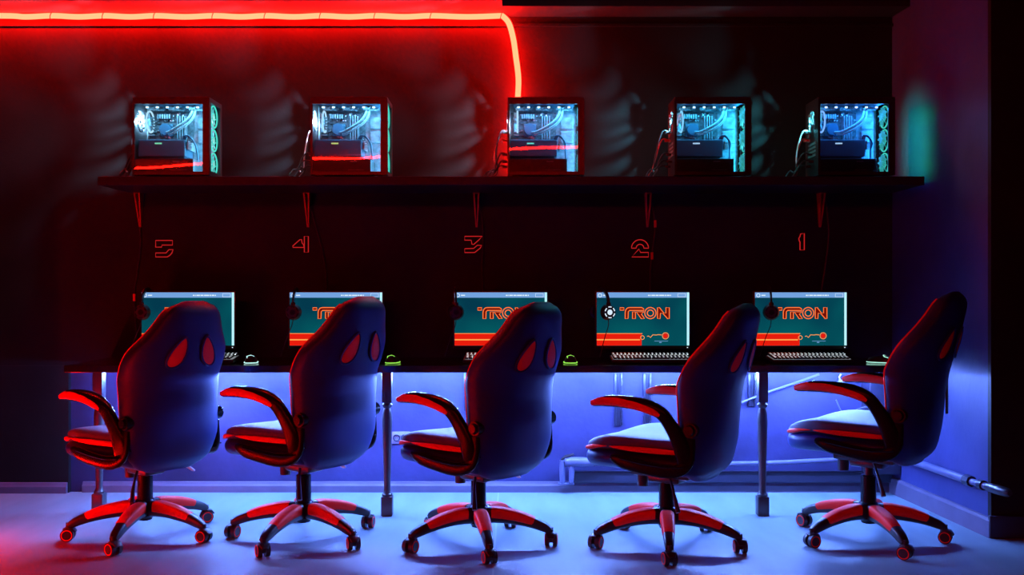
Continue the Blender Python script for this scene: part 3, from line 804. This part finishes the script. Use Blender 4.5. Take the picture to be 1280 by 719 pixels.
# ------------------------------------------------------------------ headsets hung over the monitors' left corners
def make_headset():
    t = thing('headset', 'x', 'headset')
    R = 0.074
    ps = [(0, -R * math.cos(a), R * 1.0 * math.sin(a) - R) for a in [PI * k / 20 for k in range(21)]]
    ps = [(0, -R - 0.004, -R - 0.02)] + ps + [(0, R + 0.004, -R - 0.02)]
    B().sweep(ps, [0.013] * len(ps), [0.0055] * len(ps), 12, up=(0.0, 0.02, -1) if False else (1, 0, 0)).build('headband', M['plastic'], t)
    for s in (-1, 1):
        y = s * (R + 0.002)
        b = B()
        b.cyl((0, y - s * 0.012, -0.118), (0, y + s * 0.014, -0.118), 0.042, 0.034, 28)
        b.box(-0.012, 0.012, y - 0.006, y + 0.006, -0.10, -0.066, 0.004)
        cup = b.build('ear_cup', M['plastic'], t)
        B().torus((0, y - s * 0.014, -0.118), 'y', 0.027, 0.010, 28, 8).build('ear_pad', M['pu'], cup)
        tb = B().cyl((0, y + s * 0.0135, -0.118), (0, y + s * 0.0165, -0.118), 0.014, n=20)
        for q in range(6):
            tb.tube([(0.028 * math.cos(a), y + s * 0.0150, -0.118 + 0.028 * math.sin(a)) for a in [(q + 0.2 + 0.6 * v / 5) * PI / 3 for v in range(6)]], 0.0028, 6)
        tb.build('cup_trim', M['gloss'], cup)
    B().tube(smoothpath([(0.0, -R, -0.152), (-0.006, -R - 0.01, -0.19), (-0.03, -R - 0.015, -0.25), (-0.06, -R - 0.02, -0.345)], 5), 0.0022, 6).build('headset_cord', M['cable'], t)
    return t
hs0 = make_headset()
hlab = ['dark headset hung over the leftmost monitor', 'dark headset hung over the second monitor from the left', 'dark headset at the left edge of the middle monitor', 'headset with a white light ring hung over the fourth monitor', 'dark headset hung over the rightmost monitor, behind the fourth chair']
for i, (px, rz) in enumerate([(184, 0.0), (370.5, 0.0), (569, 0.12), (752, 0.42), (962, -0.15)]):
    o = hs0 if i == 0 else dup(hs0)
    y = MY + 0.012
    o.location = ((px - CX) * y / F, y, 0.965 + SH / 2 + 0.0155)
    o.rotation_euler = (0, 0, -rz if i == 3 else rz)
    if i == 3: o.rotation_euler = (0, 0, 0.40)
    o['label'] = hlab[i]; o['category'] = 'headset'; o['group'] = 'headsets hung on the monitors'
    if i == 3:
        for ch in o.children:
            for g in ch.children:
                if g.name.split('.')[0] == 'cup_trim':
                    g.data = g.data.copy(); g.data.materials.clear(); g.data.materials.append(E['ringw'])

# ------------------------------------------------------------------ computers on the shelf
CL, CH, CW = 0.392, 0.412, 0.215
def fan(b, c, axis, R, nb=9, thick=0.02):
    c = Vector(c)
    for k in range(nb):
        a0 = 2 * PI * k / nb
        ring = []
        for (r, da, d) in ((R * 0.32, 0.0, -1), (R * 0.88, 0.22, -1), (R * 0.88, 0.62, 1), (R * 0.32, 0.52, 1)):
            a = a0 + da
            ring.append((r * math.cos(a), r * math.sin(a), d * thick * 0.35))
        def mp(p, off):
            u, v, w = p
            return c + (Vector((w + off, u, v)) if axis == 'x' else Vector((u, v, w + off)))
        b.ringstack([[mp(p, -0.0008) for p in ring], [mp(p, 0.0008) for p in ring]])
    if axis == 'x': b.cyl(c + Vector((-thick * 0.4, 0, 0)), c + Vector((thick * 0.4, 0, 0)), R * 0.33, n=18)
    else: b.cyl(c + Vector((0, 0, -thick * 0.4)), c + Vector((0, 0, thick * 0.4)), R * 0.33, n=18)
def make_pc():
    t = thing('desktop_computer', 'x', 'computer')
    x0, x1, y0, y1 = -CL / 2, CL / 2, -CW / 2, CW / 2
    b = B()
    b.box(x0, x1, y0, y1, CH - 0.012, CH, 0.003)                 # top
    b.box(x0, x1, y0, y1, 0.012, 0.022, 0.002)                   # bottom
    b.box(x0, x1, y1 - 0.006, y1, 0.02, CH - 0.01)               # far side panel
    # glass-side frame
    b.box(x0, x1, y0, y0 + 0.010, CH - 0.036, CH - 0.010)
    b.box(x0, x1, y0, y0 + 0.010, 0.020, 0.030)
    b.box(x0, x0 + 0.010, y0, y0 + 0.010, 0.02, CH - 0.01)
    b.box(x1 - 0.034, x1, y0, y0 + 0.010, 0.02, CH - 0.01)
    # rear panel with an opening for the fan
    b.box(x0, x0 + 0.004, y0, y1, 0.02, 0.235)
    b.box(x0, x0 + 0.004, y0, y0 + 0.042, 0.235, CH - 0.01)
    b.box(x0, x0 + 0.004, y1 - 0.048, y1, 0.235, CH - 0.01)
    b.box(x0, x0 + 0.004, y0, y1, CH - 0.042, CH - 0.01)
    # front pillars
    b.box(x1 - 0.010, x1, y1 - 0.035, y1, 0.02, CH - 0.01)
    b.box(x1 - 0.010, x1, y0 + 0.008, y0 + 0.030, 0.02, CH - 0.01)
    b.box(x1 - 0.010, x1, y0, y1, CH - 0.026, CH - 0.01); b.box(x1 - 0.010, x1, y0, y1, 0.02, 0.036)
    sq = []; ci = []
    for k in range(32):
        a = 2 * PI * k / 32; c_, s_ = math.cos(a), math.sin(a); q = 1 / max(abs(c_), abs(s_))
        sq.append((max(-0.070, min(0.064, 0.070 * c_ * q)), 0.302 + 0.070 * s_ * q)); ci.append((0.058 * c_, 0.302 + 0.058 * s_))
    b.ringstack([[Vector((xx, p[0], p[1])) for p in ring] for xx, ring in ((x0 + 0.0005, ci), (x0 + 0.0005, sq), (x0 + 0.0035, sq), (x0 + 0.0035, ci))], closed_path=True)
    b.build('case_frame', M['case'], t, smooth=False)
    f = B()
    for sx in (-1, 1):
        for sy in (-1, 1): f.box(sx * 0.15 - 0.02, sx * 0.15 + 0.02, sy * 0.08 - 0.012, sy * 0.08 + 0.012, 0.0, 0.013)
    f.build('case_feet', M['plastic'], t, smooth=False)
    g = B().box(x0 + 0.009, x1 - 0.033, y0 + 0.002, y0 + 0.005, 0.028, CH - 0.034).build('glass_panel', M['glass'], t, smooth=False)
    # motherboard tray and motherboard
    tr = B().box(x0 + 0.006, x1 - 0.03, y1 - 0.034, y1 - 0.030, 0.022, CH - 0.014).build('board_tray', M['alu'], t, smooth=False)
    mb = B().box(x0 + 0.016, x0 + 0.255, y1 - 0.040, y1 - 0.034, 0.10, CH - 0.05)
    rnd = random.Random(3)
    for k in range(34):
        px = x0 + 0.02 + rnd.random() * 0.215; pz = 0.11 + rnd.random() * 0.24
        w, h, dd = 0.004 + rnd.random() * 0.020, 0.004 + rnd.random() * 0.014, 0.004 + rnd.random() * 0.012
        mb.box(px, px + w, y1 - 0.040 - dd, y1 - 0.040, pz, pz + h)
    mb = mb.build('motherboard', M['board'], t, smooth=False)
    h = B()
    for k in range(7): h.box(x0 + 0.028, x0 + 0.058, y1 - 0.075, y1 - 0.040, 0.235 + k * 0.015, 0.244 + k * 0.015, 0.001)
    for k in range(6): h.box(x0 + 0.072 + k * 0.012, x0 + 0.080 + k * 0.012, y1 - 0.07, y1 - 0.040, 0.325, 0.350, 0.001)
    h.build('heat_sink', M['alu'], mb, smooth=False)
    cp = B(); rnd = random.Random(21)
    for k in range(46):
        px = x0 + 0.02 + rnd.random() * 0.225; pz = 0.205 + rnd.random() * 0.155
        if rnd.random() < 0.5: cp.cyl((px, y1 - 0.040, pz), (px, y1 - 0.050 - 0.008 * rnd.random(), pz), 0.0022 + 0.002 * rnd.random(), n=8)
        else: cp.box(px, px + 0.003 + 0.012 * rnd.random(), y1 - 0.046 - 0.01 * rnd.random(), y1 - 0.040, pz, pz + 0.003 + 0.005 * rnd.random())
    cp.build('capacitors', M['cap'], mb, smooth=False)
    r = B()
    for k in range(4): r.box(x0 + 0.178 + k * 0.0125, x0 + 0.185 + k * 0.0125, y1 - 0.075, y1 - 0.040, 0.215, 0.340, 0.001)
    r.build('memory_stick', M['alu'], mb, smooth=False)
    c = B().cyl((x0 + 0.118, y1 - 0.04, 0.268), (x0 + 0.118, y1 - 0.085, 0.268), 0.033, 0.030, 24).box(x0 + 0.085, x0 + 0.151, y1 - 0.052, y1 - 0.040, 0.236, 0.300, 0.003)
    c.build('water_block', M['gpu'], t)
    ho = B()
    for dx, dz in ((0.0, 0.0), (0.013, -0.012)):
        ho.tube(smoothpath([(x0 + 0.128 + dx, y1 - 0.085, 0.252 + dz), (x0 + 0.15 + dx, y1 - 0.115, 0.250 + dz), (x0 + 0.20 + dx, y1 - 0.135, 0.272 + dz), (x0 + 0.245 + dx, y1 - 0.130, 0.305 + dz), (x0 + 0.268 + dx, y1 - 0.115, 0.345 + dz), (x0 + 0.272 + dx, y1 - 0.10, 0.385)], 5), 0.0062, 10)
    ho.build('coolant_hose', M['hose'], t)
    gp = B().box(x0 + 0.012, x0 + 0.255, y0 + 0.040, y1 - 0.045, 0.112, 0.200, 0.005)
    gp.box(x0 + 0.03, x0 + 0.245, y0 + 0.06, y1 - 0.06, 0.106, 0.114, 0.003)
    gp = gp.build('graphics_card', M['gpu'], t, smooth=False)
    ge = B().box(x0 + 0.262, x0 + 0.268, y0 + 0.05, y1 - 0.05, 0.150, 0.194)
    for k in range(5): ge.box(x0 + 0.268, x0 + 0.285, y0 + 0.055, y0 + 0.06, 0.152 + 0.008 * k, 0.156 + 0.008 * k)
    ge.build('card_end', M['alu'], gp, smooth=False)
    gl = B()
    for k in range(7): gl.box(x0 + 0.10 + k * 0.0052, x0 + 0.104 + k * 0.0052, y0 + 0.0385, y0 + 0.0405, 0.176, 0.183)
    gl.build('card_badge', E['ringw'], gp, smooth=False)
    cb = B()
    for k in range(3): cb.tube(smoothpath([(x0 + 0.235 + 0.008 * k, y0 + 0.055, 0.196), (x0 + 0.25 + 0.008 * k, y0 + 0.05, 0.222), (x0 + 0.285 + 0.006 * k, y0 + 0.06, 0.205 - 0.01 * k), (x0 + 0.300, y0 + 0.09, 0.15), (x0 + 0.303, y0 + 0.10, 0.09)], 5), 0.0042, 8)
    cb.build('power_lead', M['gpu'], t)
    dr = B()
    for k in range(2): dr.box(x0 + 0.280, x0 + 0.345, y1 - 0.05, y1 - 0.034, 0.20 + k * 0.075, 0.262 + k * 0.075, 0.003)
    for i in range(6):
        for j in range(5): dr.cyl((x0 + 0.288 + i * 0.011, y1 - 0.037, 0.105 + j * 0.014), (x0 + 0.288 + i * 0.011, y1 - 0.034, 0.105 + j * 0.014), 0.004, n=6)
    dr.build('drive_plate', M['alu'], t, smooth=False)
    ps = B().box(x0 + 0.006, x0 + 0.305, y0 + 0.014, y1 - 0.034, 0.022, 0.098, 0.002).build('power_shroud', M['case'], t, smooth=False)
    B().box(x0 + 0.20, x0 + 0.235, y0 + 0.0125, y0 + 0.0145, 0.082, 0.085).box(x0 + 0.19, x0 + 0.27, y0 + 0.0125, y0 + 0.0145, 0.040, 0.0415).build('shroud_badge', M['alu'], ps, smooth=False)
    # radiator with three fans under the lid
    rd = B().box(x0 + 0.03, x0 + 0.345, y0 + 0.05, y1 - 0.045, CH - 0.030, CH - 0.012, 0.002)
    rd = rd.build('radiator', M['gpu'], t, smooth=False)
    rf = B()
    for k in range(3):
        fan(rf, (x0 + 0.085 + k * 0.105, 0, CH - 0.042), 'z', 0.05, 9, 0.016)
    rf.build('radiator_fans', M['fanblade'], rd, smooth=False)
    led = B()
    for k in range(6): led.tube([(x0 + 0.05 + k * 0.052, y0 + 0.052, CH - 0.044), (x0 + 0.062 + k * 0.052, y0 + 0.050, CH - 0.0445)], 0.0042, 8)
    led.build('lid_lights', E['ringw'], rd)
    # rear fan: lit ring, blades, grille
    fr = B(); fan(fr, (x0 + 0.040, 0.0, 0.302), 'x', 0.058, 7, 0.018); fr = fr.build('rear_fan', M['fanblade'], t, smooth=False)
    B().torus((x0 + 0.051, 0.0, 0.302), 'x', 0.054, 0.0045, 32, 8).build('light_ring', E['ringw'], fr)
    gr = B()
    for k in range(3): gr.torus((x0 + 0.001, 0.0, 0.302), 'x', 0.012 + 0.022 * k, 0.0016, 24, 5)
    for k in range(19):
        vane = []; vw = 0.6 + 0.8 * ((k * 7) % 5) / 5
        for q in range(6):
            rr = 0.012 + 0.046 * q / 5; a = 2 * PI * k / 19 + (0.13 + 0.05 * ((k * 3) % 4) / 4) * q
            vane.append((x0 + 0.001, rr * math.cos(a), 0.302 + rr * math.sin(a)))
        gr.tube(vane, [v_ * vw for v_ in (0.0010, 0.0016, 0.0023, 0.0030, 0.0034, 0.003)], 6)
    gr.build('fan_grille', M['case'], fr)
    io = B()
    rnd = random.Random(5)
    for k in range(6): io.box(x0 - 0.004, x0 + 0.002, y1 - 0.075, y1 - 0.045, 0.20 + k * 0.026, 0.217 + k * 0.026, 0.001)
    for k in range(4): io.box(x0 - 0.003, x0 + 0.002, y0 + 0.04, y1 - 0.05, 0.118 + k * 0.02, 0.128 + k * 0.02)
    io.build('port_panel', M['alu'], t, smooth=False)
    for k in range(3):
        z = 0.082 + 0.123 * k
        ff = B(); fan(ff, (x1 - 0.022, 0.006, z), 'x', 0.056, 9, 0.022); ff = ff.build('front_fan', M['litblade'], t, smooth=False)
        B().torus((x1 - 0.012, 0.006, z), 'x', 0.056, 0.0040, 32, 8).torus((x1 - 0.012, 0.006, z), 'x', 0.020, 0.0022, 24, 6).build('light_ring', E['ringt'], ff)
    # lamps inside the case: the light strip under the lid, the rear fan's LEDs, the front fans' LEDs
    return t
def lamp(parent, name, kind, loc, energy, col, size=0.02, rot=(0, 0, 0), sy=None):
    ld = bpy.data.lights.new(name, kind); ld.energy = energy; ld.color = col
    if kind == 'AREA':
        ld.shape = 'RECTANGLE'; ld.size = size; ld.size_y = sy or size
    else: ld.shadow_soft_size = size
    o = bpy.data.objects.new(name, ld); COL.objects.link(o); o.parent = parent
    o.location = loc; o.rotation_euler = rot
    return o
PC_Y = 4.90 + CW / 2
pcs = []
pc0 = make_pc()
pc_px = [213.5, 436, 682.5, 891.5, 1071]
plab = ['leftmost computer, with three teal fan rings on its front', 'second computer from the left, above the number 4, a red line reflected in its glass', 'middle computer, at the foot of the hanging rope light', 'computer above the number 2, glowing teal through its glass', 'rightmost computer, glowing deep blue, beside the right wall']
pcol = [(0.13, 0.52, 0.80), (0.11, 0.46, 0.80), (0.08, 0.41, 0.82), (0.025, 0.42, 0.76), (0.02, 0.27, 0.90)]
bcol = [(0.25, 0.9, 0.5), (0.7, 0.85, 0.25), (0.2, 0.95, 0.8), (0.5, 0.75, 1.0), (0.45, 0.7, 1.0)]
for i, px in enumerate(pc_px):
    o = pc0 if i == 0 else dup(pc0)
    pcs.append(o)
    o.location = ((px - CX) * 4.90 / F, PC_Y, SZ)
    o['label'] = plab[i]; o['category'] = 'computer'; o['group'] = 'lit computers on the wall shelf'
for i, o in enumerate(pcs):
    c = pcol[i]
    ring = em('white_ring_%s' % 'abcde'[i], tuple(0.35 + 0.65 * v for v in c) if i < 3 else tuple(0.2 + 0.8 * v for v in c), 1.6)
    dots = em('lid_led_%s' % 'abcde'[i], tuple(0.3 + 0.7 * v for v in c), 5.0)
    badge = em('badge_%s' % 'abcde'[i], bcol[i], 1.2)
    for ch in o.children:
        for g in ch.children:
            nm, pn = g.name.split('.')[0], ch.name.split('.')[0]
            mat = ring if (nm == 'light_ring' and pn == 'rear_fan') else dots if nm == 'lid_lights' else badge if nm == 'card_badge' else None
            if mat:
                g.data = g.data.copy(); g.data.materials.clear(); g.data.materials.append(mat)
    lamp(o, 'lid_lamp', 'AREA', (0.0, -CW / 2 + 0.055, CH - 0.052), 2.2, c, 0.30, (0, 0, 0), 0.09)
    rl = lamp(o, 'rear_lamp', 'SPOT', (-CL / 2 + 0.021, 0.0, 0.302), 30.0, [(0.28, 0.64, 0.88), (0.30, 0.60, 0.88), (0.38, 0.56, 0.75), (0.13, 0.58, 0.80), (0.06, 0.50, 0.60)][i], 0.0025, (0, PI / 2, 0))
    rl.data.spot_size = math.radians(172); rl.data.spot_blend = 0.3
    for k in range(3):
        fl = lamp(o, 'fan_lamp', 'SPOT', (CL / 2 - 0.008, 0.05, 0.082 + 0.123 * k), [0.7, 0.7, 0.6, 0.8, 2.4][i], (0.05, 0.75, 0.55) if i < 4 else (0.02, 0.9, 0.30), 0.015, (0, -PI / 2, 0))
        fl.data.spot_size = math.radians(115); fl.data.spot_blend = 0.8
    lamp(o, 'front_lamp', 'AREA', (CL / 2 - 0.036, 0.0, 0.20), 2.2, c, 0.34, (0, PI / 2, 0), 0.10)

# cables behind each computer
rnd = random.Random(11)
for i, o in enumerate(pcs):
    L = o.location; x = L.x - CL / 2 - 0.002
    spots = [(L.y + 0.03, 0.25), (L.y + 0.045, 0.21), (L.y - 0.01, 0.13), (L.y - 0.03, 0.09), (L.y + 0.02, 0.07)]
    for k, (y, z) in enumerate(spots):
        r1, r2_ = rnd.random(), rnd.random()
        P = [Vector((x, y, SZ + z)), Vector((x - 0.03 - 0.02 * r1, y, SZ + z + 0.005)), Vector((x - 0.055 - 0.03 * r1, y + 0.01, SZ + z * 0.6)), Vector((x - 0.05 - 0.06 * r2_, y + 0.02, SZ + 0.05)), Vector((x - 0.08 - 0.05 * r2_, y + 0.04, SZ + 0.009)), Vector((x - 0.02 - 0.05 * r1, WY - 0.06, SZ + 0.009)), Vector((x - 0.06 - 0.05 * r2_, WY - 0.02, SZ + 0.009))]
        c0 = P[0].copy()
        mat, lab = (M['cable'], 'black cable looping down to the shelf behind the ')
        if k == 0 and i in (1, 4): mat, lab = (M['cablewhite'], 'white cable leaving the back of the ')
        if k == 1 and i >= 2: mat, lab = (M['cablered'], 'red cable looping down to the shelf behind the ')
        ct = tag(bpy.data.objects.new('computer_cable', None), lab + ['leftmost computer', 'second computer from the left', 'middle computer', 'computer above the number 2', 'rightmost computer'][i], 'cable', 'cables behind the computers')
        COL.objects.link(ct); ct.location = c0
        B().tube([p - c0 for p in smoothpath(P, 5)], 0.0038, 8).build('lead', mat, ct)
        B().box(-0.026, 0.0, -0.009, 0.009, -0.006, 0.006, 0.002).build('plug', M['cablered'] if mat is M['cablered'] else M['plastic'], ct)
# adapters lying on the shelf beside the cables
# cables running down the wall from the shelf to the monitors
for i, (pxs, lab) in enumerate([
        ([(170, 244), (176, 300), (171, 345), (168, 372), (172, 440)], 'cable hanging from the shelf beside the number 5'),
        ([(384, 244), (397, 290), (406, 330), (408, 372), (404, 440)], 'cable hanging from the shelf beside the number 4'),
        ([(597, 244), (603, 275), (604, 305), (603, 345), (608, 440)], 'cable hanging from the shelf beside the number 3'),
        ([(812, 244), (819, 280), (815, 320), (813, 350), (814, 440)], 'cable hanging from the shelf beside the number 2'),
        ([(1031, 244), (1036, 290), (1032, 330), (1026, 372), (1022, 440)], 'cable hanging from the shelf beside the number 1')]):
    P = [at(a, b_, WY - 0.008) for a, b_ in pxs]; c0 = P[0].copy()
    t = tag(bpy.data.objects.new('wall_cable', None), lab, 'cable', 'cables down the wall'); COL.objects.link(t); t.location = c0
    B().tube([p - c0 for p in smoothpath(P, 6)], 0.005, 8).build('lead', M['cable'], t)
    for q in ([3] if i != 3 else [1, 2]):
        d = P[q] - c0
        if i in (0, 1, 3): B().box(d.x - 0.007, d.x + 0.007, d.y - 0.006, d.y + 0.004, d.z - 0.02, d.z + 0.02, 0.002).build('cable_marker', M['vinyl'], t)

# ------------------------------------------------------------------ world and view
w = bpy.data.worlds.new('world'); SC.world = w; w.use_nodes = True
w.node_tree.nodes['Background'].inputs[0].default_value = (0.02, 0.0, 0.01, 1)
w.node_tree.nodes['Background'].inputs[1].default_value = 0.02
vs = SC.view_settings
SC.display_settings.display_device = 'sRGB'
vs.view_transform = 'Standard'; vs.look = 'None'; vs.exposure = 0.0; vs.gamma = 1.0
vs.use_curve_mapping = False
SC.cycles.max_bounces = 8; SC.cycles.transparent_max_bounces = 12
SC.cycles.use_denoising = True
SC.cycles.sample_clamp_indirect = 6.0
